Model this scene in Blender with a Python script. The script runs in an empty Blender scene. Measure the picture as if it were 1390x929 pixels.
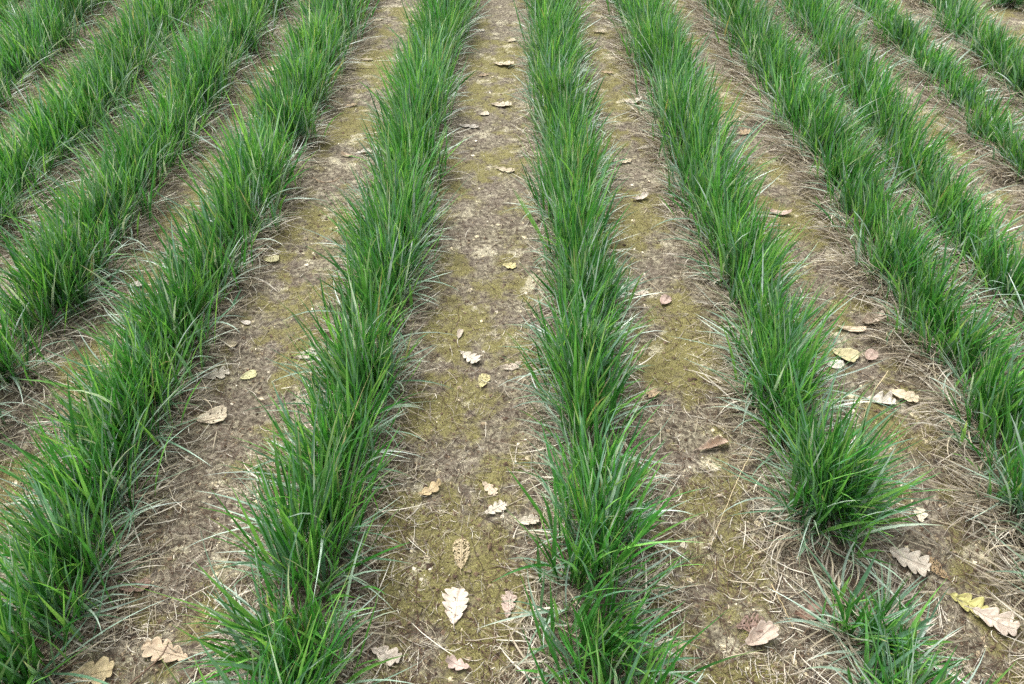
import bpy, math, random
import numpy as np
from mathutils import Vector, Euler

rng = np.random.default_rng(11)
random.seed(5)
C = bpy.context.scene.collection
SC = bpy.context.scene
R = math.radians

# ------------------------------------------------------------------ camera
PW, PH, FPX = 1390.0, 929.0, 1020.0
PITCH = R(42.6)
CAM_H = 1.5
cam_d = bpy.data.cameras.new('camera')
cam = bpy.data.objects.new('camera', cam_d); C.objects.link(cam)
cam.location = (0, 0, CAM_H)
cam.rotation_euler = (math.pi/2 - PITCH, 0, 0)
cam_d.sensor_fit = 'HORIZONTAL'; cam_d.sensor_width = 36
cam_d.lens = 36*FPX/PW
cam_d.clip_start = 0.02; cam_d.clip_end = 2000
SC.camera = cam

# ------------------------------------------------------------------ overcast light
SUN_EL, SUN_AZ = R(58), R(-35)          # azimuth measured from +Y, negative = to the left
w = bpy.data.worlds.new('World'); SC.world = w; w.use_nodes = True
nt = w.node_tree
sky = nt.nodes.new('ShaderNodeTexSky'); sky.sky_type = 'NISHITA'; sky.sun_disc = False
sky.sun_elevation = SUN_EL; sky.sun_rotation = SUN_AZ
sky.dust_density = 4.0; sky.air_density = 1.0; sky.ozone_density = 1.0
hs = nt.nodes.new('ShaderNodeHueSaturation'); hs.inputs['Saturation'].default_value = 0.28
nt.links.new(sky.outputs[0], hs.inputs['Color'])
bgn = nt.nodes['Background']; nt.links.new(hs.outputs[0], bgn.inputs[0])
bgn.inputs[1].default_value = 0.15
sd = bpy.data.lights.new('sun', 'SUN'); sd.energy = 1.0; sd.angle = R(28); sd.color = (1.0, 0.98, 0.95)
sun = bpy.data.objects.new('sun', sd); C.objects.link(sun)
dirv = Vector((math.sin(SUN_AZ)*math.cos(SUN_EL), math.cos(SUN_AZ)*math.cos(SUN_EL), math.sin(SUN_EL)))
sun.rotation_euler = dirv.to_track_quat('Z', 'Y').to_euler()
SC.view_settings.view_transform = 'Standard'; SC.view_settings.look = 'None'
SC.view_settings.gamma = 1; SC.view_settings.use_curve_mapping = False
SC.view_settings.exposure = 1.3
SC.cycles.max_bounces = 6
SC.cycles.use_denoising = False

# ------------------------------------------------------------------ helpers
def at(px, py, z=0.0):
    """pixel of the photograph -> point on the level plane at height z"""
    u = (px - PW/2)/FPX; v = (py - PH/2)/FPX
    c, s = math.cos(PITCH), math.sin(PITCH)
    dx, dy, dz = u, c - v*s, -(s + v*c)
    t = (z - CAM_H)/dz
    return (t*dx, t*dy)

def lin(r, g, b):
    f = lambda c: ((c/255+0.055)/1.055)**2.4 if c > 10 else c/255/12.92
    return np.array([f(r), f(g), f(b)])

_perm = np.random.default_rng(3).random((257, 257, 3))*2 - 1
def gnoise(x, y, seed=0):
    """2-D gradient noise, about -1..1"""
    x = np.asarray(x, float) + seed*37.13 + 1000; y = np.asarray(y, float) + seed*17.7 + 1000
    xi = np.floor(x).astype(int); yi = np.floor(y).astype(int)
    xf = x - xi; yf = y - yi
    def g(ix, iy, fx, fy):
        v = _perm[ix % 256, iy % 256]
        return v[..., 0]*fx + v[..., 1]*fy
    sx = xf**3*(xf*(xf*6-15)+10); sy = yf**3*(yf*(yf*6-15)+10)
    a = g(xi, yi, xf, yf)*(1-sx) + g(xi+1, yi, xf-1, yf)*sx
    b = g(xi, yi+1, xf, yf-1)*(1-sx) + g(xi+1, yi+1, xf-1, yf-1)*sx
    return (a*(1-sy) + b*sy)*1.6
def fbm(x, y, f, octv=4, seed=0, gain=0.55):
    s = 0; a = 1; tot = 0
    for k in range(octv):
        s = s + a*gnoise(x*f, y*f, seed + k*3.3); tot += a; f *= 2.07; a *= gain
    return s/tot
def sstep(a, b, v):
    t = np.clip((v-a)/(b-a), 0, 1); return t*t*(3-2*t)

def mesh_obj(name, verts, faces, mat, parent=None, cols=None, smooth=True):
    """verts (N,3), faces (M,k) -> one mesh object"""
    verts = np.ascontiguousarray(verts, np.float32); faces = np.ascontiguousarray(faces, np.int32)
    me = bpy.data.meshes.new(name)
    me.vertices.add(len(verts)); me.vertices.foreach_set('co', verts.ravel())
    k = faces.shape[1]
    me.loops.add(faces.size); me.loops.foreach_set('vertex_index', faces.ravel())
    me.polygons.add(len(faces))
    me.polygons.foreach_set('loop_start', np.arange(0, faces.size, k, dtype=np.int32))
    me.polygons.foreach_set('loop_total', np.full(len(faces), k, np.int32))
    me.polygons.foreach_set('use_smooth', np.full(len(faces), smooth))
    me.update(calc_edges=True)
    if cols is not None:
        at_ = me.color_attributes.new('tint', 'FLOAT_COLOR', 'POINT')
        c4 = np.ones((len(verts), 4), np.float32); c4[:, :3] = cols
        at_.data.foreach_set('color', c4.ravel())
    me.materials.append(mat)
    o = bpy.data.objects.new(name, me); C.objects.link(o)
    if parent is not None: o.parent = parent
    return o
def tag(o, label, cat=None, group=None, kind=None):
    if label: o['label'] = label
    if cat: o['category'] = cat
    if group: o['group'] = group
    if kind: o['kind'] = kind
    return o
def empty(name, loc, rz=0.0):
    o = bpy.data.objects.new(name, None); C.objects.link(o)
    o.location = loc; o.rotation_euler = (0, 0, rz); o.empty_display_size = 0.05
    return o

# ------------------------------------------------------------------ ground shape and masks
# row lines: (name key, [(y_px, left_px, right_px)...]) traced at mid-blade height
ROWS = {
 'G': [(0,-62,28),(60,-150,-55)],
 'F': [(0,42,138),(60,-28,80),(100,-78,30)],
 'E': [(0,165,278),(50,128,238),(100,88,200),(150,32,150),(200,-25,88)],
 'D': [(0,292,390),(50,258,352),(100,222,312),(150,190,285),(200,142,250),(250,95,215),(300,42,182),(350,8,148),(400,-25,112),(450,-80,52)],
 'C': [(0,412,506),(50,384,488),(100,354,466),(150,330,446),(200,300,424),(250,268,395),(300,240,366),(350,215,335),(400,188,308),(450,150,285),(500,112,262),(550,85,235),(600,50,208),(650,22,196),(700,5,178),(800,-40,130),(900,-90,60)],
 'B': [(0,568,648),(50,548,636),(100,530,624),(150,512,616),(200,494,606),(250,482,600),(300,470,590),(350,455,582),(400,440,575),(450,424,562),(500,408,550),(550,396,542),(600,380,530),(650,358,522),(700,334,510),(800,302,492),(900,290,480)],
 'A': [(0,714,786),(50,714,792),(100,712,800),(150,714,814),(200,722,826),(250,728,830),(300,732,828),(350,735,838),(400,736,848),(450,740,856),(500,742,860),(550,746,856),(600,742,872),(650,730,892),(700,718,902),(800,704,914),(900,712,922)],
 'H': [(0,832,912),(50,848,940),(100,864,962),(150,884,984),(200,906,1002),(250,926,1022),(300,948,1044),(350,972,1052),(400,990,1072),(450,1002,1106),(500,1014,1122),(540,1032,1122)],
 'I': [(0,960,1036),(50,994,1076),(100,1028,1114),(150,1060,1150),(200,1092,1188),(250,1126,1222),(300,1160,1258),(350,1186,1290),(400,1216,1326),(450,1258,1362),(500,1290,1396),(600,1332,1454),(700,1392,1520)],
 'J': [(0,1062,1142),(50,1096,1180),(100,1130,1214),(150,1166,1250),(200,1200,1286),(250,1238,1322),(300,1276,1358),(350,1326,1402),(400,1374,1456),(460,1430,1520)],
 'K': [(0,1166,1224),(50,1216,1284),(100,1272,1340),(150,1318,1390),(200,1368,1440),(260,1430,1504)],
 'L': [(0,1268,1336),(40,1305,1368),(80,1352,1412),(130,1402,1468)],
 'M': [(0,1352,1392),(12,1362,1396)],
}
ZM = 0.11
CENT = {}
for k, tr in ROWS.items():
    pts = []
    for (y, l, r) in tr:
        a = at(l, y, ZM); b = at(r, y, ZM)
        pts.append(((a[0]+b[0])/2, (a[1]+b[1])/2, abs(b[0]-a[0])/2))
    CENT[k] = np.array(sorted(pts, key=lambda p: p[1]))       # near to far
def row_x(k, y):
    P = CENT[k]
    x = np.interp(y, P[:, 1], P[:, 0])
    ln = min(3, len(P)-1)
    sf = (P[-1, 0]-P[-1-ln, 0])/(P[-1, 1]-P[-1-ln, 1]); sn = (P[ln, 0]-P[0, 0])/(P[ln, 1]-P[0, 1])
    x = np.where(y > P[-1, 1], P[-1, 0] + sf*(y-P[-1, 1]), x)
    return np.where(y < P[0, 1], P[0, 0] + sn*(y-P[0, 1]), x)
def row_w(k, y):
    P = CENT[k]; return np.interp(y, P[:, 1], P[:, 2])
def row_dist(x, y):
    d = np.full(np.shape(x), 9.0)
    for k in CENT:
        if k in 'M': continue
        d = np.minimum(d, np.abs(x-row_x(k, y)))
    return d
def soil_h(x, y):
    d = row_dist(x, y)
    h = 0.016*fbm(x, y, 2.1, 3, 1) + 0.008*fbm(x, y, 9, 3, 2) + 0.0045*fbm(x, y, 30, 2, 4)
    h = h + 0.016*np.exp(-(d/0.085)**2)
    fade = np.clip(1 - (np.hypot(x, y-3)-9)/20, 0, 1)
    return h*fade
def moss_m(x, y):
    d = row_dist(x, y)
    n = fbm(x, y, 3.0, 4, 21) + 0.45*fbm(x, y, 17, 3, 25)
    return sstep(-0.36, 0.30, n)*sstep(0.05, 0.17, d)
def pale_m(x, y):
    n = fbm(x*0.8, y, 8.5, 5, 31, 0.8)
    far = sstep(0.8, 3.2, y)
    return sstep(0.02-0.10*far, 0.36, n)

# ------------------------------------------------------------------ materials
def newmat(name):
    m = bpy.data.materials.new(name); m.use_nodes = True
    nt = m.node_tree; nt.nodes.clear()
    out = nt.nodes.new('ShaderNodeOutputMaterial')
    return m, nt, out
def N(nt, t, **kw):
    n = nt.nodes.new(t)
    for k, v in kw.items():
        if k in n.inputs: n.inputs[k].default_value = v
        else: setattr(n, k, v)
    return n
def foliage_mat(name, rough=0.42, spec=0.5, trans=0.28, tcol=(1.25, 1.1, 0.55), vein=900, bumpd=0.0):
    m, nt, out = newmat(name)
    at_ = N(nt, 'ShaderNodeAttribute'); at_.attribute_name = 'tint'
    geo = N(nt, 'ShaderNodeNewGeometry')
    nz = N(nt, 'ShaderNodeTexNoise'); nz.inputs['Scale'].default_value = 55; nz.inputs['Detail'].default_value = 2
    nt.links.new(geo.outputs['Position'], nz.inputs['Vector'])
    mr = N(nt, 'ShaderNodeMapRange'); mr.inputs['From Min'].default_value = .3; mr.inputs['From Max'].default_value = .7
    mr.inputs['To Min'].default_value = .82; mr.inputs['To Max'].default_value = 1.18
    nt.links.new(nz.outputs['Fac'], mr.inputs['Value'])
    mx = N(nt, 'ShaderNodeVectorMath', operation='SCALE')
    nt.links.new(at_.outputs['Color'], mx.inputs[0]); nt.links.new(mr.outputs[0], mx.inputs['Scale'])
    p = N(nt, 'ShaderNodeBsdfPrincipled'); p.inputs['Roughness'].default_value = rough
    p.inputs['Specular IOR Level'].default_value = spec
    nt.links.new(mx.outputs[0], p.inputs['Base Color'])
    if trans > 0:
        tr = N(nt, 'ShaderNodeBsdfTranslucent')
        tm = N(nt, 'ShaderNodeVectorMath', operation='MULTIPLY'); tm.inputs[1].default_value = tcol
        nt.links.new(mx.outputs[0], tm.inputs[0]); nt.links.new(tm.outputs[0], tr.inputs['Color'])
        ms = N(nt, 'ShaderNodeMixShader'); ms.inputs[0].default_value = trans
        nt.links.new(p.outputs[0], ms.inputs[1]); nt.links.new(tr.outputs[0], ms.inputs[2])
        nt.links.new(ms.outputs[0], out.inputs[0])
    else:
        nt.links.new(p.outputs[0], out.inputs[0])
    return m
M_BLADE = foliage_mat('grass_blade', 0.30, 1.0, 0.30, (1.15, 1.1, .65))
M_STRAW = foliage_mat('dry_grass', 0.6, 0.35, 0.15, (1, .95, .8))
M_LITTER = foliage_mat('litter', 0.75, 0.25, 0.0)
M_LEAF = foliage_mat('dead_oak_leaf', 0.55, 0.35, 0.12, (1, .9, .7))
M_TWIG = foliage_mat('twig_bark', 0.8, 0.2, 0.0)

def soil_mat():
    m, nt, out = newmat('soil')
    L = nt.links.new
    geo = N(nt, 'ShaderNodeNewGeometry'); pos = geo.outputs['Position']
    def noise(scale, detail=6, rough=.6, dist=0.0):
        n = N(nt, 'ShaderNodeTexNoise'); n.inputs['Scale'].default_value = scale
        n.inputs['Detail'].default_value = detail; n.inputs['Roughness'].default_value = rough
        n.inputs['Distortion'].default_value = dist
        L(pos, n.inputs['Vector']); return n.outputs['Fac']
    def ramp(src, stops):
        r = N(nt, 'ShaderNodeValToRGB'); e = r.color_ramp.elements
        while len(e) > 1: e.remove(e[0])
        e[0].position = stops[0][0]; e[0].color = (*stops[0][1], 1)
        for p_, c_ in stops[1:]:
            q = e.new(p_); q.color = (*c_, 1)
        L(src, r.inputs[0]); return r.outputs[0]
    def mix(f, a, b):
        x = N(nt, 'ShaderNodeMix'); x.data_type = 'RGBA'
        L(f, x.inputs[0]); L(a, x.inputs[6]); L(b, x.inputs[7]); return x.outputs[2]
    def mth(op, a, b):
        x = N(nt, 'ShaderNodeMath', operation=op)
        for i, q in enumerate((a, b)):
            if isinstance(q, (int, float)): x.inputs[i].default_value = q
            else: L(q, x.inputs[i])
        return x.outputs[0]
    def rmp(v, a, b):
        x = N(nt, 'ShaderNodeMapRange'); x.interpolation_type = 'SMOOTHSTEP'
        x.inputs['From Min'].default_value = a; x.inputs['From Max'].default_value = b
        L(v, x.inputs['Value']); return x.outputs[0]
    n1 = noise(9, 8, .65); n2 = noise(70, 6, .7, .4); n3 = noise(260, 4, .7)
    earth = ramp(n2, [(.3, lin(54,47,38)), (.45, lin(100,92,77)), (.56, lin(138,130,110)), (.70, lin(192,182,154))])
    earth2 = ramp(n2, [(.3, lin(60,52,43)), (.5, lin(110,100,87)), (.71, lin(164,155,136))])
    col = mix(rmp(n1, .42, .6), earth, earth2)
    moss = ramp(n3, [(.25, lin(74,68,38)), (.5, lin(116,110,64)), (.68, lin(156,150,94)), (.82, lin(204,200,136))])
    am = N(nt, 'ShaderNodeAttribute'); am.attribute_name = 'moss'
    mm = rmp(mth('ADD', am.outputs['Fac'], mth('MULTIPLY', mth('SUBTRACT', n2, .5), 1.6)), .25, .85)
    col = mix(mth('MULTIPLY', mm, .85), col, moss)
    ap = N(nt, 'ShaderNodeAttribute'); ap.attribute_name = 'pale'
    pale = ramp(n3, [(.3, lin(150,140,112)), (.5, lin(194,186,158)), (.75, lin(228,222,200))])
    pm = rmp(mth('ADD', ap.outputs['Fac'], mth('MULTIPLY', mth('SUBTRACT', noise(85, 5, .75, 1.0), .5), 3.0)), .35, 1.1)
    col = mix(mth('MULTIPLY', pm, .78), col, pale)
    # dark specks of humus
    dk = rmp(noise(120, 4, .75, .6), .62, .72)
    dark = N(nt, 'ShaderNodeRGB'); dark.outputs[0].default_value = (*lin(62,50,40), 1)
    col = mix(mth('MULTIPLY', dk, .7), col, dark.outputs[0])
    p = N(nt, 'ShaderNodeBsdfPrincipled'); p.inputs['Roughness'].default_value = .9
    p.inputs['Specular IOR Level'].default_value = .2
    L(col, p.inputs['Base Color'])
    b1 = N(nt, 'ShaderNodeBump'); b1.inputs['Strength'].default_value = .9; b1.inputs['Distance'].default_value = .006
    L(n2, b1.inputs['Height'])
    b2 = N(nt, 'ShaderNodeBump'); b2.inputs['Strength'].default_value = .8; b2.inputs['Distance'].default_value = .0025
    L(n3, b2.inputs['Height']); L(b1.outputs[0], b2.inputs['Normal']); L(b2.outputs[0], p.inputs['Normal'])
    L(p.outputs[0], out.inputs[0])
    return m

# ------------------------------------------------------------------ soil: one sheet to the horizon
def axis(lo, hi, step, far, grow=1.25):
    mid = np.arange(lo, hi, step); a = [mid[0]]; s = step
    while a[-1] > -far: s *= grow; a.append(a[-1]-s)
    b = [mid[-1]]; s = step
    while b[-1] < far: s *= grow; b.append(b[-1]+s)
    return np.concatenate([np.array(a[1:])[::-1], mid, np.array(b[1:])])
gx = axis(-3.9, 3.9, .0125, 400); gy = axis(0.1, 6.3, .0125, 400)
X, Y = np.meshgrid(gx, gy)
Z = soil_h(X, Y)
nx, ny = len(gx), len(gy)
V = np.stack([X.ravel(), Y.ravel(), Z.ravel()], 1)
i = np.arange(nx*ny).reshape(ny, nx)
F = np.stack([i[:-1, :-1].ravel(), i[:-1, 1:].ravel(), i[1:, 1:].ravel(), i[1:, :-1].ravel()], 1)
soil = mesh_obj('ground', V, F, soil_mat())
for nm, fn in (('moss', moss_m), ('pale', pale_m)):
    a_ = soil.data.attributes.new(nm, 'FLOAT', 'POINT'); a_.data.foreach_set('value', fn(X, Y).ravel().astype(np.float32))
tag(soil, 'bare brown soil with yellow green moss between the grass rows', 'soil', kind='structure')

# ------------------------------------------------------------------ where the fallen leaves lie
CREAM, WHITE, PINK, TAN, YEL, RED = (206,192,160), (214,204,184), (202,188,168), (196,172,136), (214,204,120), (150,110,92)
LEAVES = [
 # px, py, length, width, rot, colour, label, opts
 (637,483,.066,.050,-40,WHITE,'bright cream oak leaf with deep lobes lying on the moss between the two middle rows',dict(lobes=4,depth=.62,seed=1)),
 (624,452,.040,.018,80,PINK,'small narrow pink brown leaf scrap just above the bright cream oak leaf',dict(shape='oval',seed=2,cup=.5)),
 (692,495,.060,.034,10,PINK,'curled pinkish leaf with holes beside the foot of the middle row',dict(lobes=4,depth=.4,curl=.5,seed=3,holes=.2)),
 (656,515,.052,.034,75,(206,196,140),'thin yellowish leaf worn to its veins, below the bright cream oak leaf',dict(shape='oval',holes=.35,seed=4)),
 (664,660,.050,.030,-50,(214,196,168),'pale leaf partly under grass tips, uppermost of three beside the middle row',dict(lobes=3,seed=5)),
 (672,690,.056,.038,30,WHITE,'whitish jagged oak leaf in the middle of three beside the middle row',dict(lobes=4,depth=.6,seed=6)),
 (716,706,.050,.034,10,WHITE,'pale leaf tucked half under the outer blades of the middle row',dict(lobes=3,seed=7,cup=.4)),
 (626,750,.076,.040,92,(196,178,140),'long oval leaf worn to a lace of veins on the soil between the middle rows',dict(shape='oval',holes=.45,seed=8,curl=.08,cup=.05)),
 (619,821,.080,.062,86,(232,216,196),'large cream oak leaf with scalloped edges and small holes on the moss near the bottom',dict(lobes=5,depth=.35,seed=9,holes=.02,cup=.15)),
 (690,818,.058,.036,85,(204,182,166),'dull pinkish leaf caught under blades, right of the large cream oak leaf',dict(lobes=3,seed=10,holes=.15)),
 (523,886,.064,.044,-20,(216,202,184),'pinkish white oak leaf with round lobes right of the second middle row near the bottom',dict(lobes=3,depth=.55,seed=11)),
 (622,901,.048,.032,160,(212,188,174),'small crumpled pale pink leaf at the bottom edge between the two middle rows',dict(lobes=3,curl=.6,seed=12)),
 (226,886,.100,.060,165,(206,184,154),'large tan oak leaf with a twig lying over it, near the bottom left',dict(lobes=4,depth=.5,seed=13)),
 (121,916,.090,.056,10,(216,196,152),'broad yellowish leaf at the bottom edge in the left corner',dict(lobes=3,depth=.4,seed=14)),
 (291,505,.074,.052,20,(222,212,192),'whitish deeply lobed leaf right of the long left row, upper of a pair',dict(lobes=3,depth=.75,seed=15)),
 (285,563,.080,.058,15,(214,200,172),'rounded pale leaf pressed flat, lower of a pair right of the long left row',dict(shape='oval',seed=16,holes=.06)),
 (183,796,.066,.034,10,(168,140,122),'flat brownish pink leaf among straw right of the lower left row',dict(lobes=3,depth=.3,seed=17,curl=.1)),
 (691,357,.046,.038,-20,(212,200,140),'small pale yellow leaf on bright moss in the upper middle alley',dict(lobes=3,depth=.5,seed=18)),
 (868,398,.058,.026,12,PINK,'pink leaf fragment right of the middle row, left one of two',dict(lobes=3,depth=.6,seed=19)),
 (902,409,.042,.036,60,(196,170,156),'rounded pink leaf fragment right of the middle row, right one of two',dict(shape='oval',curl=.5,seed=20)),
 (885,530,.050,.040,-60,TAN,'tan curled leaf on soil between the middle row and the clumped row',dict(lobes=3,curl=.55,seed=21,holes=.2)),
 (685,229,.080,.036,-25,CREAM,'cream leaf left of the middle row under its overhanging long blades',dict(lobes=3,seed=22)),
 (494,206,.062,.040,5,(230,222,206),'whitish leaf close to the left foot of the dense row left of centre',dict(lobes=3,depth=.3,seed=23,cup=.6)),
 (471,209,.050,.024,160,(190,168,138),'brown narrow leaf beside a whitish leaf in the upper left alley',dict(shape='oval',curl=.5,seed=24)),
 (1155,444,.085,.024,-12,(214,196,166),'long pale leaf strip in the right alley next to a curled leaf',dict(shape='oval',curl=.3,seed=25)),
 (1184,434,.078,.044,15,(222,206,186),'curled pale leaf with dark hollow against straw in the right alley',dict(lobes=3,curl=.6,cup=.9,seed=26)),
 (1146,480,.070,.060,-40,(206,196,150),'rounded yellowish pale leaf right of the clumped row',dict(shape='oval',seed=27,cup=.3)),
 (1131,493,.052,.036,-10,(236,230,212),'small white leaf touching a rounded yellowish leaf, right of the clumped row',dict(shape='oval',seed=28,curl=.5)),
 (1182,483,.046,.036,50,(190,166,150),'dull pink leaf against the straw skirt in the right alley',dict(shape='oval',curl=.5,seed=29)),
 (1196,543,.072,.048,-15,(238,230,212),'white jagged leaf in the right alley, left one of an overlapping pair',dict(lobes=3,depth=.7,seed=30,cup=.6)),
 (1225,537,.076,.044,-30,(224,208,176),'cream leaf in the right alley, right one of an overlapping pair',dict(lobes=3,depth=.4,seed=31,lift=.009)),
 (968,604,.082,.030,18,(204,180,158),'long tan pink leaf rolled lengthwise left of the isolated bushy tuft',dict(lobes=3,depth=.2,cup=1.2,seed=32)),
 (1252,697,.040,.036,70,(228,218,190),'small white three lobed leaf right of the isolated bushy tuft',dict(lobes=2,depth=.7,seed=33)),
 (1235,755,.086,.064,-35,(218,206,186),'pale oak leaf with pointed lobes at the lower right of the isolated bushy tuft',dict(lobes=4,depth=.55,seed=34)),
 (1274,768,.060,.034,120,(176,150,112),'brown leaf skeleton curved on the moss beside a pale oak leaf',dict(shape='oval',holes=.55,seed=35)),
 (1317,815,.072,.046,-35,(196,190,120),'yellow lobed leaf near the bottom right corner',dict(lobes=3,depth=.6,seed=36)),
 (1350,840,.084,.052,-35,(216,200,182),'pinkish white leaf overlapping the yellow leaf near the bottom right corner',dict(lobes=3,depth=.5,seed=37,lift=.008)),
 (1029,866,.074,.040,30,(210,192,174),'crumpled pink leaf on bare soil left of the thin tuft',dict(lobes=3,depth=.3,curl=.6,cup=.7,seed=38)),
 (1094,834,.058,.040,10,(144,116,100),'reddish brown crumpled leaf touching the thin tuft',dict(lobes=3,depth=.4,curl=.6,seed=39)),
 (1018,850,.060,.040,5,(150,124,110),'faded reddish leaf remains just behind the crumpled pink leaf',dict(lobes=3,depth=.4,seed=40,holes=.45,curl=.1)),
 (416,481,.052,.040,20,(214,204,180),'pale leaf bit at the left foot of the dense row left of centre',dict(shape='oval',seed=41,holes=.1)),
 (1056,287,.090,.032,-20,(206,182,164),'pink tan leaf strip lying behind the tips of the clumped row',dict(shape='oval',seed=42,curl=.5)),
 (1156,160,.066,.050,45,(230,222,206),'white curled leaf between two rows in the upper right',dict(lobes=3,curl=.55,seed=43)),
 (868,268,.066,.040,20,(224,212,196),'white leaf with dark hollow left of the clumped row in the upper half',dict(lobes=3,curl=.6,cup=.6,seed=44)),
 (857,137,.090,.044,5,(220,210,190),'whitish leaf left of the clumped row near the top of the photo',dict(lobes=3,curl=.5,seed=45)),
 (680,142,.092,.044,0,(216,202,176),'pale leaf in the upper middle alley, lower of two large ones',dict(lobes=4,seed=46)),
 (683,86,.105,.050,-5,(222,208,176),'cream leaf in the upper middle alley, upper of two large ones',dict(lobes=3,seed=47)),
 (657,154,.042,.034,10,(224,212,186),'small oval cream leaf left of a pale larger leaf in the upper middle alley',dict(shape='oval',seed=48)),
 (283,27,.060,.050,30,(220,206,176),'cream leaf between two rows at the upper left',dict(lobes=3,seed=49)),
 (372,93,.050,.046,60,(222,208,180),'small cream leaf in the gap between two upper left rows',dict(shape='oval',seed=50)),
 (636,170,.090,.034,-15,(206,196,180),'greyish leaf at the right foot of the dense row left of centre, near the top',dict(lobes=3,seed=51)),
 (583,664,.062,.030,35,(206,184,142),'tan ragged leaf with one end curled up right of the dense row left of centre',dict(lobes=3,depth=.6,curl=.6,seed=52)),
 (184,383,.044,.034,10,(222,212,196),'small whitish leaf left of the long diagonal row, halfway up the photo',dict(shape='oval',seed=53)),
 (333,437,.034,.018,-20,(226,216,200),'tiny pale leaf scrap on straw right of the long diagonal row',dict(shape='oval',seed=54)),
 (512,26,.060,.036,10,CREAM,'cream scrap high in the alley left of the dense row, nearest the top edge',dict(lobes=3,seed=61,holes=.1)),
 (497,78,.064,.036,-10,CREAM,'flat cream leaf in the upper left alley, a little below the topmost scrap',dict(lobes=3,seed=62,holes=.15)),
 (475,141,.060,.034,20,TAN,'faded tan leaf above the whitish leaf in the upper left alley',dict(lobes=3,seed=63,holes=.2)),
 (650,39,.060,.030,-15,WHITE,'narrow whitish leaf near the top edge in the upper middle alley',dict(shape='oval',seed=64)),
 (694,54,.050,.034,40,CREAM,'small cream leaf at the left foot of the middle row near the top edge',dict(shape='oval',seed=65)),
 (655,101,.056,.034,15,TAN,'tan broken leaf between the cream leaf and the oval one in the upper middle alley',dict(lobes=3,seed=66,holes=.2)),
 (813,42,.070,.036,5,CREAM,'cream broken leaf right of the middle row, nearest the top edge',dict(lobes=3,seed=67,holes=.1)),
 (824,98,.060,.034,-20,TAN,'tan leaf scrap right of the middle row just above a larger whitish leaf',dict(lobes=3,seed=68,holes=.15)),
 (848,217,.056,.034,20,CREAM,'cream torn leaf right of the middle row above the hollow white leaf',dict(lobes=3,seed=69,holes=.1)),
 (368,352,.050,.036,10,(206,200,152),'pale yellowish scrap on bright moss left of the dense row left of centre',dict(shape='oval',seed=70,holes=.1)),
 (312,466,.040,.026,-20,CREAM,'small cream scrap above the deeply lobed whitish leaf',dict(shape='oval',seed=71)),
 (336,508,.046,.034,30,(206,202,150),'small pale yellow scrap just right of the deeply lobed whitish leaf',dict(shape='oval',seed=72,holes=.1)),
 (1010,180,.070,.040,15,TAN,'tan leaf scrap in straw between the two rows right of centre, upper half',dict(lobes=3,seed=73,holes=.15)),
 (1268,190,.080,.044,-10,CREAM,'cream flattened leaf among straw in the upper right alley',dict(lobes=3,seed=74,holes=.1)),
]
LEAF_XY = np.array([(*at(L[0], L[1], .005), L[2]*.5) for L in LEAVES if L[7] is not None])
def clear_of_leaves(px, py, keep_share=.35):
    """True for strands (rows of px, py) that do not cross a fallen leaf"""
    hit = np.zeros(len(px), bool)
    for lx, ly, lr in LEAF_XY:
        hit |= (np.hypot(px-lx, py-ly) < lr).any(1)
    return ~hit | (rng.random(len(px)) < keep_share)

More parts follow.
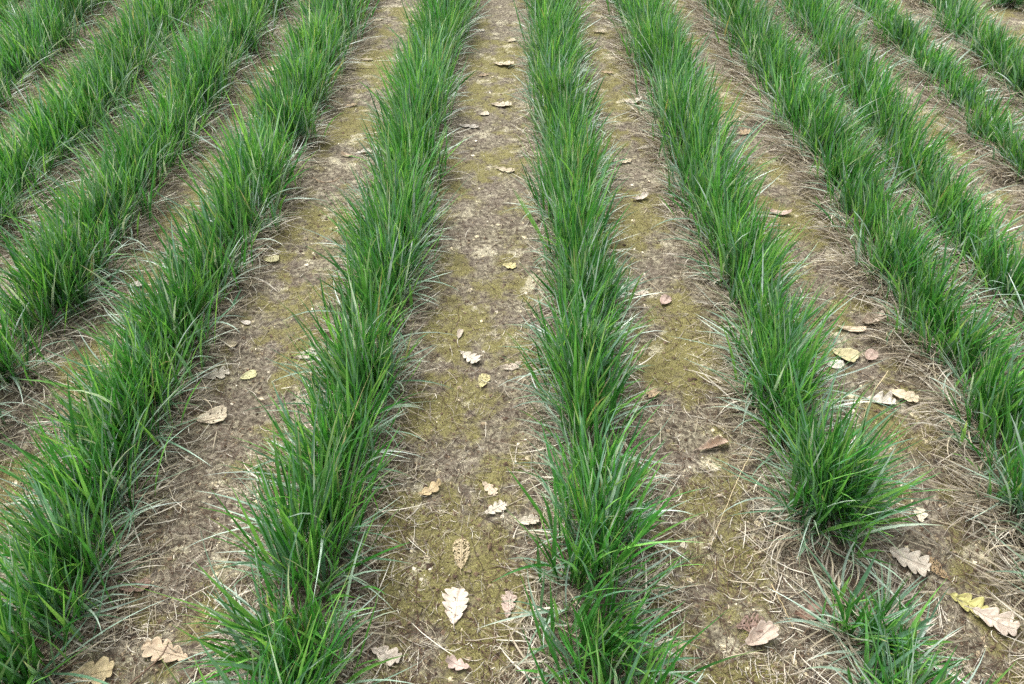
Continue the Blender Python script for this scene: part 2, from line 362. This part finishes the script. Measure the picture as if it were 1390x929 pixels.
# ------------------------------------------------------------------ blades
def blades(bx, by, bz, az, th0, bend, length, width, twist, fold, n, col, tipcol=None, power=1.5, floor=False, sheath=.45):
    """curved tapering V-folded leaves; returns verts, faces, colours"""
    m = len(bx); t = np.linspace(0, 1, n+1)
    th = th0[:, None] + bend[:, None]*t[None]**power
    thm = (th[:, 1:]+th[:, :-1])/2
    dl = length[:, None]/n
    rad = np.concatenate([np.zeros((m, 1)), np.cumsum(np.sin(thm)*dl, 1)], 1)
    up = np.concatenate([np.zeros((m, 1)), np.cumsum(np.cos(thm)*dl, 1)], 1)
    side = (rng.random(m)-.5)*(1.0 if floor else .5)                                    # sideways bow
    azz = az[:, None] + side[:, None]*t[None]*1.2
    ca, sa = np.cos(azz), np.sin(azz)
    px = bx[:, None]+rad*ca; py = by[:, None]+rad*sa; pz = bz[:, None]+up
    if floor:
        ok = clear_of_leaves(px, py)
        length = length*ok + .002*(~ok); width = width*ok
        px = np.where(ok[:, None], px, bx[:, None]); py = np.where(ok[:, None], py, by[:, None])
        pz = np.maximum(pz, soil_h(px, py) + 0.0015 + (rng.random(m)*.012)[:, None])
    prof = np.minimum(1, sheath + (1-sheath)*np.sin(np.minimum(t/.45, 1)*math.pi/2))*np.clip((1-t)/.55, 0, 1)**.75
    prof = np.where(t < .45, np.minimum(1, sheath + (1-sheath)*t/.3), prof); prof[-1] = .04
    wd = width[:, None]*prof[None]/2
    tw = twist[:, None]*t[None]
    # frame: T along, S across, Nn normal
    T = np.stack([np.sin(th)*ca, np.sin(th)*sa, np.cos(th)], -1)
    S0 = np.stack([-sa, ca, np.zeros_like(ca)], -1)
    N0 = np.cross(T, S0)
    S = S0*np.cos(tw)[..., None] + N0*np.sin(tw)[..., None]
    Nn = np.cross(T, S)
    P = np.stack([px, py, pz], -1)
    a = P - S*wd[..., None] + Nn*(wd*fold[:, None])[..., None]
    b = P + S*wd[..., None] + Nn*(wd*fold[:, None])[..., None]
    V = np.stack([a, P, b], 2)                                      # m, n+1, 3, 3
    idx = np.arange(m*(n+1)*3).reshape(m, n+1, 3)
    f1 = np.stack([idx[:, :-1, 0], idx[:, :-1, 1], idx[:, 1:, 1], idx[:, 1:, 0]], -1)
    f2 = np.stack([idx[:, :-1, 1], idx[:, :-1, 2], idx[:, 1:, 2], idx[:, 1:, 1]], -1)
    F = np.concatenate([f1.reshape(-1, 4), f2.reshape(-1, 4)])
    cc = np.repeat(np.repeat(col[:, None, None, :], n+1, 1), 3, 2)
    if tipcol is not None:
        k = (t[None]**5)[..., None, None]*tipcol[:, None, None, None]
        cc = cc*(1-k) + lin(196, 186, 140)*k
    return V.reshape(-1, 3), F, cc.reshape(-1, 3)

def join(parts):
    vs, fs, cs = [], [], []; off = 0
    for v, f, c in parts:
        vs.append(v); fs.append(f+off); cs.append(c); off += len(v)
    return np.concatenate(vs), np.concatenate(fs), np.concatenate(cs)

G_DEEP, G_MID, G_LIT, G_GLAU, G_PALE = lin(42,98,38), lin(72,142,58), lin(132,184,90), lin(104,146,114), lin(192,212,196)
def green_cols(m, glau=0.25, light=0.0):
    r = rng.random((m, 1)); q = rng.random((m, 1))
    c = np.where(r < .5, G_DEEP*(1-r*2)+G_MID*r*2, G_MID*(2-2*r)+G_LIT*(2*r-1))
    g = (q < glau); c = np.where(g, G_GLAU*(.75+.5*r)*1.0, c); c = np.where(rng.random((m, 1)) < .05, G_PALE*.85, c); c = np.where(rng.random((m, 1)) < .004, lin(170,162,112), c)
    return c*(0.85+.3*rng.random((m, 1)))*(1+light)
S_TAN, S_GREY, S_PALE, S_BRN = lin(178,166,142), lin(160,150,134), lin(222,214,196), lin(106,90,74)
def straw_cols(m):
    r = rng.random((m, 1)); q = rng.random((m, 1))
    c = np.where(r < .4, S_TAN, np.where(r < .7, S_GREY, np.where(r < .88, S_PALE, S_BRN)))
    return c*(.70+.38*q)

def grow(parent, x, y, latx, laty, W, hf, per, green=1.0, straw_l=1.0, straw_r=1.0, sprawl=1.0, origin=(0, 0, 0), CLU=None):
    """x,y plant crowns; lat: unit lateral vector at each; W half width of the tuft of leaves; hf height factor.
       adds green_leaves, pale_leaves and dry_leaves children"""
    m0 = len(x)
    rep = rng.poisson(per, m0)
    def pick(idx): return [a[idx] for a in (x, y, latx, laty, W, hf)]
    # upright leaves
    idx = np.repeat(np.arange(m0), rep); m = len(idx)
    X_, Y_, LX, LY, W_, H_ = pick(idx)
    off = np.clip(rng.normal(0, .36, m), -1, 1)
    bx = X_ + LX*off*W_ + rng.normal(0, .006, m); by = Y_ + LY*off*W_ + rng.normal(0, .006, m)
    spread = off*.30 + rng.normal(0, .20, m)*sprawl                  # lateral lean (rad)
    along = rng.normal(0, .20, m)*sprawl
    if CLU is not None:
        along = along + CLU[0][idx]; spread = spread + CLU[1][idx]
    vx = LX*spread - LY*along; vy = LY*spread + LX*along
    az = np.arctan2(vy, vx); th0 = np.hypot(vx, vy)*.8
    ln = (rng.normal(.205, .042, m)).clip(.07, .31)*H_*(1-.18*np.abs(off))
    bend = np.abs(rng.normal(.15, .2, m)) + (rng.random(m) < .12)*.5
    far = np.clip((by-2.2)/3, 0, 1)
    wd = (.0038 + .0064*rng.random(m)**1.4)*(1+.15*far)
    tip = (rng.random(m) < .16)*rng.random(m)
    n = 6
    bz = soil_h(bx, by) - .004
    cm_ = green_cols(m, .24)
    if CLU is not None: cm_ = cm_*CLU[2][idx][:, None]*np.array([1, 1, 1]) 
    v, f, c = blades(bx, by, bz, az, th0, bend, ln, wd, rng.normal(0, .9, m), rng.uniform(.15, .6, m), n, cm_, tip)
    o = mesh_obj('green_leaves', v - np.array(origin), f, M_BLADE, parent, c)
    # sprawling outer leaves, greyer and longer
    k = max(3, int(m*.19*sprawl)); idx = rng.integers(0, m0, k)
    X_, Y_, LX, LY, W_, H_ = pick(idx)
    sg = np.where(rng.random(k) < .5, -1.0, 1.0)
    bx = X_ + LX*sg*W_*.3; by = Y_ + LY*sg*W_*.3
    la = np.arctan2(LY*sg, LX*sg)
    az = la + rng.normal(0, .55, k)
    th0 = rng.uniform(.45, 1.2, k); bend = rng.uniform(.1, .9, k)
    ln = rng.normal(.17, .04, k).clip(.08, .27)*(.5+.5*H_)
    r = rng.random((k, 1))
    col = (G_GLAU*(1-r) + G_PALE*r)*rng.uniform(.7, 1.1, (k, 1))
    z0 = soil_h(bx, by)
    v, f, c = blades(bx, by, z0, az, th0, bend, ln, rng.uniform(.0034, .0064, k), rng.normal(0, .7, k), rng.uniform(.1, .5, k), 7, col,
                     (rng.random(k) < .4)*rng.random(k), floor=True)
    mesh_obj('outer_leaves', v - np.array(origin), f, M_BLADE, parent, c)
    # dead leaves round the foot
    parts = []
    for sgn, dens in ((-1., straw_l), (1., straw_r)):
        k = int(m0*per*.60*dens)
        if k < 1: continue
        idx = rng.integers(0, m0, k); X_, Y_, LX, LY, W_, H_ = pick(idx)
        o_ = rng.uniform(.1, 1.0, k)
        bx = X_ + LX*sgn*W_*o_; by = Y_ + LY*sgn*W_*o_
        az = np.arctan2(LY*sgn, LX*sgn) + rng.normal(0, .6, k)
        th0 = rng.uniform(1.0, 1.5, k); bend = rng.uniform(0, .6, k)
        ln = rng.normal(.115, .04, k).clip(.02, .22)*(.62+.22*dens)
        v, f, c = blades(bx, by, soil_h(bx, by)+.004, az, th0, bend, ln, rng.uniform(.0014, .0046, k), rng.normal(0, 1.0, k),
                         rng.uniform(0, .6, k), 5, straw_cols(k), None, floor=True, sheath=.7)
        parts.append((v, f, c))
    if parts:
        v, f, c = join(parts)
        mesh_obj('dry_leaves', v - np.array(origin), f, M_STRAW, parent, c)

def in_view(x, y, mx=300):
    c, s = math.cos(PITCH), math.sin(PITCH)
    zc = y*c + (CAM_H-.1)*s
    return np.abs(FPX*x/zc) < PW/2 + mx

ROWINFO = {  # density per metre, height, straw left, straw right, label
 'G': (75, .88, 1., 1., 'sliver of grass row in the top left corner, leftmost row of all'),
 'F': (75, .90, 1., 1., 'short stretch of green grass row crossing the top left corner'),
 'E': (78, .94, 1., 1.1, 'green grass row running out at the upper left edge, third row from the left'),
 'D': (78, 1.0, .7, .9, 'green grass row leaving the left edge halfway down the photo'),
 'C': (78, 1.08, .8, .9, 'long diagonal grass row reaching the lower left corner'),
 'B': (80, 1.05, .7, .55, 'dense tall grass row left of centre, leaning slightly left towards the bottom edge'),
 'A': (80, 1.0, .4, .6, 'dense upright grass row in the middle of the photo, widest at the bottom edge'),
 'H': (76, .98, 1.1, .5, 'grass row right of centre that stops above the isolated tufts'),
 'I': (72, .85, 1.9, 1.1, 'grass row with thick grey straw at its foot leaving the right edge below the middle'),
 'J': (66, .80, 1.7, 1.1, 'dark green lumpy grass row leaving the right edge above the middle'),
 'K': (58, .6, 1.5, 1.1, 'short pale green grass row near the upper right corner'),
 'L': (58, .72, 1.2, 1.0, 'patchy grass row at the upper right edge with bare soil gaps'),
}
YMAX, YMIN = 6.0, 0.05
WF = {'B': .82, 'C': .78, 'D': .82, 'A': .90, 'E': .84, 'F': .84, 'G': .84}
for k, (dens, hf, sl, sr, label) in ROWINFO.items():
    y0, y1 = YMIN, YMAX
    if k == 'H': y0 = at(1100, 592, .03)[1]
    if k == 'L': y0 = YMIN
    yc = y0 + np.cumsum((rng.gamma(16, .0058, int((y1-y0)/.06)) if k in 'ABCDEFHIJK' else rng.gamma(7, .0135, int((y1-y0)/.06))))          # sown plants, each a fan of its own
    yc = yc - (yc[0]-y0) + .02; yc = yc[yc < y1]; nc = len(yc)
    ch = (rng.normal(1, .10, nc)).clip(.74, 1.2); cl = rng.normal(0, .10, nc); ca_ = rng.normal(0, .06, nc)
    cn = np.round(dens*.0965*(rng.uniform(.85, 1.18, nc) if k in 'ABCDEFHIJK' else rng.uniform(.75, 1.25, nc))).astype(int); ct = rng.uniform(.82, 1.2, nc); cx_ = rng.normal(0, .012, nc)
    if k in 'JKL':
        gone = rng.random(nc) < {'J': .0, 'K': .0, 'L': .12}[k]; cn[gone] = 0
    q = np.repeat(np.arange(nc), cn); n = len(q)
    dy = rng.normal(0, .040, n); y = yc[q] + dy
    W = row_w(k, y)*(1+.13*gnoise(y*5, y*0, ord(k)))*WF.get(k, .94)
    x = row_x(k, y) + cx_[q]
    hh = hf*(1.04+.08*(y < 1.0))*ch[q]*(1+.08*gnoise(y*1.7, y*0+5, ord(k)+7)+.05*rng.normal(size=n))
    if k == 'H':
        pin = sum(np.exp(-((y-at(1050, yy)[1])/.045)**2) for yy in (445, 608))
        hh = hh*(1-.22*pin)*(1+.12*(y < at(1050, 445)[1])); W = W*(1-.35*pin)
    clu_a = dy*3.6 + ca_[q]; clu_l = cl[q]; clu_t = ct[q]
    keep = in_view(x, y)
    if k == 'H': keep &= rng.random(n) > .3*pin
    clu = tuple(a[keep] for a in (clu_a, clu_l, clu_t))
    x, y, W, hh = x[keep], y[keep], W[keep], hh[keep]
    dxy = (row_x(k, y+.02)-row_x(k, y-.02))/.04
    q = np.hypot(1, dxy); lx, ly = 1/q, -dxy/q
    ox, oy = float(x[0]), float(y[0]); oz = float(soil_h(ox, oy))
    root = empty('grass_row', (ox, oy, oz))
    tag(root, label, 'grass row', 'parallel rows of grass sown across the soil')
    grow(root, x, y, lx, ly, W, hh, 15.0, straw_l=sl, straw_r=sr, origin=(ox, oy, oz), CLU=clu)

def tuft(px, py, rx, ry, npl, per, hf, W, label, sprawl=1.3, straw=1.0, group=None):
    cx, cy = at(px, py, 0); cz = float(soil_h(cx, cy))
    a = rng.uniform(0, 2*math.pi, npl); r = np.sqrt(rng.random(npl))
    x = cx + rx*r*np.cos(a); y = cy + ry*r*np.sin(a)
    # leaves lean away from the tuft's centre
    lx, ly = np.cos(a), np.sin(a)
    root = empty('grass_tuft', (cx, cy, cz))
    tag(root, label, 'grass tuft', group)
    grow(root, x, y, lx, ly, np.full(npl, W)*(.5+r*.5), hf*rng.normal(1, .14, npl), per, straw_l=straw, straw_r=straw, sprawl=sprawl, origin=(cx, cy, cz))
tuft(1112, 692, .06, .10, 38, 16, 1.1, .075, 'isolated bushy grass tuft with a skirt of dry straw, below the end of its row', 1.35, 1.1)
tuft(1182, 882, .055, .09, 22, 10, .58, .075, 'thin short sprawling grass tuft near the bottom edge, in front of the isolated bushy tuft', 1.8, .9)
tuft(1214, 985, .045, .07, 16, 12, .8, .06, 'small grass tuft cut by the bottom edge, right of the last bushy tuft', 1.6, .9)
tuft(1370, 8, .10, .07, 18, 14, .7, .07, 'small lone grass tuft at the very top right corner beside bare soil', 1.4, 1.2)

# ------------------------------------------------------------------ litter lying on the soil
def scatter(n, far_bias=1.0):
    px = rng.uniform(-140, PW+140, n*2); py = rng.uniform(-60, PH+160, n*2)
    c, s = math.cos(PITCH), math.sin(PITCH)
    u = (px-PW/2)/FPX; v = (py-PH/2)/FPX
    t = CAM_H/(s+v*c); x = t*u; y = t*(c-v*s)
    keep = rng.random(n*2) < .5
    return x[keep], y[keep]
def area_scatter(n):
    x = rng.uniform(-3.9, 3.9, n); y = 0.3 + 5.2*rng.random(n)**1.25
    k = in_view(x, y, 200); return x[k], y[k]
def fibres(name, x, y, ln, wd, col, mat, bendmax=1.6, lift=.004, n=4):
    m = len(x); a = rng.uniform(0, math.pi*2, m); cv = rng.normal(0, bendmax*.5, m)
    t = np.linspace(-.5, .5, n+1)
    ang = a[:, None] + cv[:, None]*t[None]
    step = ln[:, None]/n
    px = x[:, None] + np.cumsum(np.cos(ang)*step, 1) - (np.cos(a)*ln*.5)[:, None]
    py = y[:, None] + np.cumsum(np.sin(ang)*step, 1) - (np.sin(a)*ln*.5)[:, None]
    ok = clear_of_leaves(px, py)
    px, py, ang, ln, wd, col, a = px[ok], py[ok], ang[ok], ln[ok], wd[ok], col[ok], a[ok]; m = len(px)
    tilt = rng.normal(0, .06, m)
    pz = soil_h(px, py) + .0012 + lift*rng.random(m)[:, None] + np.abs(tilt[:, None]*t[None])*ln[:, None]
    w = wd[:, None]*np.array([.6]+[1]*(n-1)+[.45])[None]/2
    sx, sy = -np.sin(ang)*w, np.cos(ang)*w
    A = np.stack([px-sx, py-sy, pz], -1); B = np.stack([px+sx, py+sy, pz], -1); M = np.stack([px, py, pz+w*.8], -1)
    V = np.stack([A, M, B], 2); idx = np.arange(m*(n+1)*3).reshape(m, n+1, 3)
    F = np.concatenate([np.stack([idx[:, :-1, j], idx[:, :-1, j+1], idx[:, 1:, j+1], idx[:, 1:, j]], -1).reshape(-1, 4) for j in (0, 1)])
    return V.reshape(-1, 3), F, np.repeat(col, (n+1)*3, 0)
parts = []
x, y = scatter(60000); k = rng.random(len(x)) < .25+.75*sstep(-.2, .4, fbm(x, y, 4.5, 3, 61)); x, y = x[k], y[k]; m = len(x)                                    # tan and grey bits of dry grass
parts.append(fibres('', x, y, rng.gamma(2.0, .010, m).clip(.006, .08), rng.uniform(.0004, .0014, m), straw_cols(m)*.95, None))
x, y = scatter(42000); m = len(x)                                    # dark rootlets
cd = np.where(rng.random((m, 1)) < .6, lin(84,64,50), lin(58,46,36))*rng.uniform(.7, 1.3, (m, 1))
parts.append(fibres('', x, y, rng.gamma(2.2, .014, m).clip(.01, .1), rng.uniform(.0005, .0013, m), cd, None, 3.0, .003))
# thicker straw near the rows
x, y = scatter(22000); d = row_dist(x, y); k = (d > .06) & (rng.random(len(x)) < np.exp(-((d-.12)/.07)**2)); x, y = x[k], y[k]; m = len(x)
parts.append(fibres('', x, y, rng.gamma(2.6, .017, m).clip(.012, .13), rng.uniform(.0006, .0024, m), straw_cols(m), None, .5, .008))
v, f, c = join(parts)
tag(mesh_obj('straw_litter', v, f, M_LITTER, None, c), 'fine dry straw and dark rootlets strewn over the soil', 'straw litter', kind='stuff')

def crumbs(x, y, size, col, flat=.5):
    """small irregular lumps: squashed octahedra with jitter"""
    m = len(x); base = np.array([[1,0,0],[0,1,0],[-1,0,0],[0,-1,0],[0,0,1],[0,0,-1]], float)
    V = base[None]*(1+rng.normal(0, .3, (m, 6, 1)))
    V = V*size[:, None, None]*np.array([1, .8, flat])
    a = rng.uniform(0, 6.3, m); ca, sa = np.cos(a)[:, None], np.sin(a)[:, None]
    vx = V[..., 0]*ca - V[..., 1]*sa + x[:, None]; vy = V[..., 0]*sa + V[..., 1]*ca + y[:, None]
    vz = V[..., 2] + (soil_h(x, y) + size*flat*.4)[:, None]
    tri = np.array([[0,1,4],[1,2,4],[2,3,4],[3,0,4],[1,0,5],[2,1,5],[3,2,5],[0,3,5]])
    F = (np.arange(m)*6)[:, None, None] + tri[None]
    return np.stack([vx, vy, vz], -1).reshape(-1, 3), F.reshape(-1, 3), np.repeat(col, 6, 0)
x, y = scatter(34000); m = len(x)
r = rng.random((m, 1)); cc = np.where(r < .55, lin(108,90,72), np.where(r < .8, lin(78,62,50), lin(150,134,108)))*rng.uniform(.8, 1.25, (m, 1))
v, f, c = crumbs(x, y, rng.gamma(2, .0011, m).clip(.0008, .008), cc)
tag(mesh_obj('soil_crumbs', v, f, M_LITTER, None, c, smooth=False), 'small brown crumbs of earth scattered over the soil', 'soil crumbs', kind='stuff')
# flakes of pale leaf and husk, gathered in drifts
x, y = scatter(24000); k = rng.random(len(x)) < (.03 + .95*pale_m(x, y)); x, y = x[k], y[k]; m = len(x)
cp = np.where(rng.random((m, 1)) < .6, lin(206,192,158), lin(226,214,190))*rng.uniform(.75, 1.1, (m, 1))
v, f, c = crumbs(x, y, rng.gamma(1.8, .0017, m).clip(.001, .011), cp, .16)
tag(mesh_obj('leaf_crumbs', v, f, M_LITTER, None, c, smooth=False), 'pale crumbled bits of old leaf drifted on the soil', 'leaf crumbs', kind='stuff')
# moss pile
x, y = scatter(60000); k = rng.random(len(x)) < moss_m(x, y)*.9; x, y = x[k], y[k]; m = len(x)
r = rng.random((m, 1)); cm = (lin(104,102,48)*(1-r) + lin(166,162,86)*r)*rng.uniform(.75, 1.2, (m, 1))
v, f, c = blades(x, y, soil_h(x, y)-.001, rng.uniform(0, 6.3, m), rng.uniform(.1, 1.2, m), rng.normal(0, .5, m), rng.uniform(.003, .008, m),
                 rng.uniform(.0012, .0026, m), rng.normal(0, 1, m), np.full(m, .3), 2, cm)
tag(mesh_obj('moss', v, f, M_LITTER, None, c), 'low yellow green moss growing in patches between the rows', 'moss', kind='stuff')

# ------------------------------------------------------------------ fallen oak leaves
def oak_leaf(px, py, L_, Wd, rot, col, label, lobes=4, depth=.55, curl=.12, cup=.15, holes=0.0, shape='oak', lift=.0025, seed=0, group='fallen oak leaves on the soil'):
    """rot: direction the tip points, degrees in the ground plane (0 = +X, 90 = away from the camera)"""
    rr = np.random.default_rng(seed*7+1)
    cx, cy = at(px, py, .01); cz = float(soil_h(cx, cy))
    ns, nv = 84, 13
    s = np.linspace(0, 1, ns); v = np.linspace(-1, 1, nv)
    env = np.sin(np.pi*np.clip(s, 0, 1)**.95)**.5*(.6+.42*s)
    env[0] = .03; env[-1] = .05
    env = env/env.max()
    S, Vv = np.meshgrid(s, v, indexing='ij')
    ph = rr.uniform(-.3, .3, 2)
    prof = np.zeros((ns, 2))
    for j in range(2):
        if shape == 'oak':
            lob = np.abs(np.cos(np.pi*(lobes*s + ph[j]*.5)))**.55
            prof[:, j] = env*(1-min(.85, depth*1.2) + min(.85, depth*1.2)*lob)*(1+.12*rr.normal(size=1))*(1+.06*gnoise(s*9, s*0, seed+j))
        else:
            prof[:, j] = env*(1+.14*gnoise(s*7, s*0+3, seed+j))
    hw = np.where(Vv < 0, prof[:, [0]], prof[:, [1]])
    ax = (S-.5)*L_ + np.abs(Vv)*hw*Wd*.22
    lat = Vv*hw*Wd*.5
    # curl: bend along length and cupping across, plus wrinkles
    z = curl*L_*.9*((S-.45)**2)*2 + cup*(lat**2)/(Wd*.5)*1.4 + .035*L_*gnoise(S*3.1+seed, Vv*1.3, seed+3) + .018*L_*gnoise(S*9, Vv*3+seed, seed+5)
    z = z + .03*L_*np.abs(gnoise(S*lobes*1.0, Vv*2, seed+9))*np.abs(Vv)
    z = z - z.min() + lift
    V = np.stack([ax, lat, z], -1)
    idx = np.arange(ns*nv).reshape(ns, nv)
    F = np.stack([idx[:-1, :-1], idx[1:, :-1], idx[1:, 1:], idx[:-1, 1:]], -1).reshape(-1, 4)
    if holes > 0:
        Sc = (S[:-1, :-1]+S[1:, 1:]).ravel()/2; Vc = (Vv[:-1, :-1]+Vv[1:, 1:]).ravel()/2
        n_ = gnoise(Sc*11, Vc*5, seed+13) + .5*gnoise(Sc*26, Vc*10, seed+14)
        vein = np.abs(((Sc - np.abs(Vc)*.22)*9) % 1 - .5) < .12
        F = F[(n_ > np.quantile(n_, holes)) | vein | (np.abs(Vc) < .12)]
    base = np.array(lin(*col))*.82
    g = 1 + .13*gnoise(S*5+seed, Vv*2, seed+20) + .10*gnoise(S*17, Vv*6, seed+21)
    vn = np.abs(((S - np.abs(Vv)*.25)*8) % 1 - .5) < .07
    g = np.where(vn, g*.9, g)
    blot = sstep(.1, .5, gnoise(S*6+seed*2, Vv*3, seed+30))[..., None]
    cols = base*g[..., None]*(1-blot*.35) + lin(140,110,88)*blot*.35*.9
    root = empty('oak_leaf', (cx, cy, cz), R(rot))
    # tilt the leaf onto the local slope
    e = .03
    root.rotation_euler = (0, 0, R(rot))
    tag(root, label, 'fallen leaf', group)
    b = mesh_obj('leaf_blade', V.reshape(-1, 3), F, M_LEAF, root, cols.reshape(-1, 3))
    sm = b.modifiers.new('thickness', 'SOLIDIFY'); sm.thickness = .0005; sm.offset = 0
    # midrib with stalk
    mid = [V[j, nv//2] for j in range(0, ns-3, 6)]
    p0 = mid[0]; st = [p0 + np.array([-.16*L_*q, .03*L_*math.sin(q*2+seed), -p0[2]*.6*q]) for q in (1., .66, .33)]
    path = np.array(st + mid); rad = np.linspace(.0011, .0004, len(path))*(L_/.07)
    tube('midrib', path + np.array([0, 0, .0005]), rad, np.clip(base*.72, 0, 1), M_LEAF, root)
    return root
def tube(name, path, rad, col, mat, parent=None, k=6):
    path = np.asarray(path, float); n = len(path)
    T = np.gradient(path, axis=0); T /= np.linalg.norm(T, axis=1)[:, None]+1e-9
    up = np.array([0, 0, 1.]); S = np.cross(T, up); S /= np.linalg.norm(S, axis=1)[:, None]+1e-9
    U = np.cross(S, T); a = np.linspace(0, 2*math.pi, k, endpoint=False)
    V = path[:, None] + rad[:, None, None]*(S[:, None]*np.cos(a)[None, :, None] + U[:, None]*np.sin(a)[None, :, None])
    idx = np.arange(n*k).reshape(n, k); j = np.roll(idx, -1, 1)
    F = np.stack([idx[:-1], j[:-1], j[1:], idx[1:]], -1).reshape(-1, 4)
    c = np.asarray(col)*np.ones((n*k, 3))
    return mesh_obj(name, V.reshape(-1, 3), F, mat, parent, c)

for L in LEAVES:
    if L[7] is None: continue
    oak_leaf(*L[:7], **L[7])

# ------------------------------------------------------------------ stalks and twigs
def stick(name, pts, r0, r1, col, label, cat, h=None, mat=None, head=False):
    P = []
    for j, (px, py) in enumerate(pts):
        hz = h[j] if h else .004
        x_, y_ = at(px, py, hz); P.append((x_, y_, float(soil_h(x_, y_)) + hz))
    P = np.array(P); t = np.linspace(0, len(P)-1, 8*(len(P)-1)+1)
    Q = np.stack([np.interp(t, np.arange(len(P)), P[:, q]) for q in range(3)], 1)
    for _ in range(6): Q[1:-1] = (Q[:-2]+2*Q[1:-1]+Q[2:])/4
    Q[1:-1, :2] += rng.normal(0, .0006, (len(Q)-2, 2))
    o0 = Q[0].copy()
    root = empty(name, tuple(o0)); tag(root, label, cat)
    tube('stem', Q-o0, np.linspace(r0, r1, len(Q)), lin(*col), mat or M_STRAW, root)
    if head:
        d = Q[-1]-Q[-6]; d /= np.linalg.norm(d); k = 34
        tt = rng.random(k)*.05
        bx = Q[-1][0]-d[0]*tt-o0[0]; by = Q[-1][1]-d[1]*tt-o0[1]; bz = Q[-1][2]-d[2]*tt-o0[2]
        a0 = math.atan2(d[1], d[0])
        v, f, c = blades(bx, by, bz, a0+rng.normal(0, .5, k), rng.uniform(1.2, 1.6, k), rng.normal(0, .2, k), rng.uniform(.008, .018, k),
                         np.full(k, .0022), rng.normal(0, 1, k), np.full(k, .4), 3, straw_cols(k)*1.1)
        mesh_obj('seed_head', v, f, M_STRAW, root, c)
    return root
stick('grass_stalk', [(1022,610),(1000,655),(985,690),(962,745)], .0011, .0007, (206,190,150), 'long dry stalk with a seed head hanging left of the isolated bushy tuft', 'grass stalk', [.05,.045,.03,.008], head=True)
stick('grass_stalk', [(1205,505),(1180,540),(1171,575),(1166,590),(1150,603)], .0012, .0008, (204,186,148), 'long bent straw stalk crossing the right alley beside the white jagged leaf', 'grass stalk', [.05,.03,.02,.01,.004])
stick('grass_stalk', [(1053,368),(1085,363),(1120,358)], .0013, .0008, (222,210,178), 'straight pale straw lying across the right alley', 'grass stalk', [.02,.014,.01])
stick('grass_stalk', [(1046,795),(1060,822),(1076,853)], .0014, .001, (200,180,140), 'short stiff straw stalk propped on bare soil left of the thin tuft', 'grass stalk', [.03,.016,.004])
stick('grass_stalk', [(850,360),(875,378),(897,398)], .0011, .0007, (196,180,150), 'thin straight straw right of the middle row pointing at the pink fragments', 'grass stalk', [.02,.012,.006])
stick('twig', [(230,874),(222,892),(200,912),(172,935)], .0016, .0022, (112,92,76), 'dark twig resting on the large tan oak leaf', 'twig', [.022,.022,.012,.006], mat=M_TWIG)
stick('twig', [(424,240),(436,249),(452,247),(461,240)], .0022, .0014, (150,128,104), 'curved brown twig in the upper left alley', 'twig', [.006,.008,.012,.014], mat=M_TWIG)
# lone shoot at the bottom right
bx_, by_ = at(1328, 950, 0); bz_ = float(soil_h(bx_, by_))
root = empty('grass_shoot', (bx_, by_, bz_)); tag(root, 'lone green grass shoot rising at the bottom right edge', 'grass shoot')
v, f, c = blades(np.zeros(3), np.zeros(3), np.zeros(3)-.004, np.array([.6, 1.2, 2.6]), np.array([.35, .5, .5]), np.array([.2, .4, .5]), np.array([.12, .07, .06]),
                 np.array([.005, .004, .004]), np.array([.3, .2, -.4]), np.array([.4, .4, .4]), 8, green_cols(3, 0))
mesh_obj('leaves', v, f, M_BLADE, root, c)
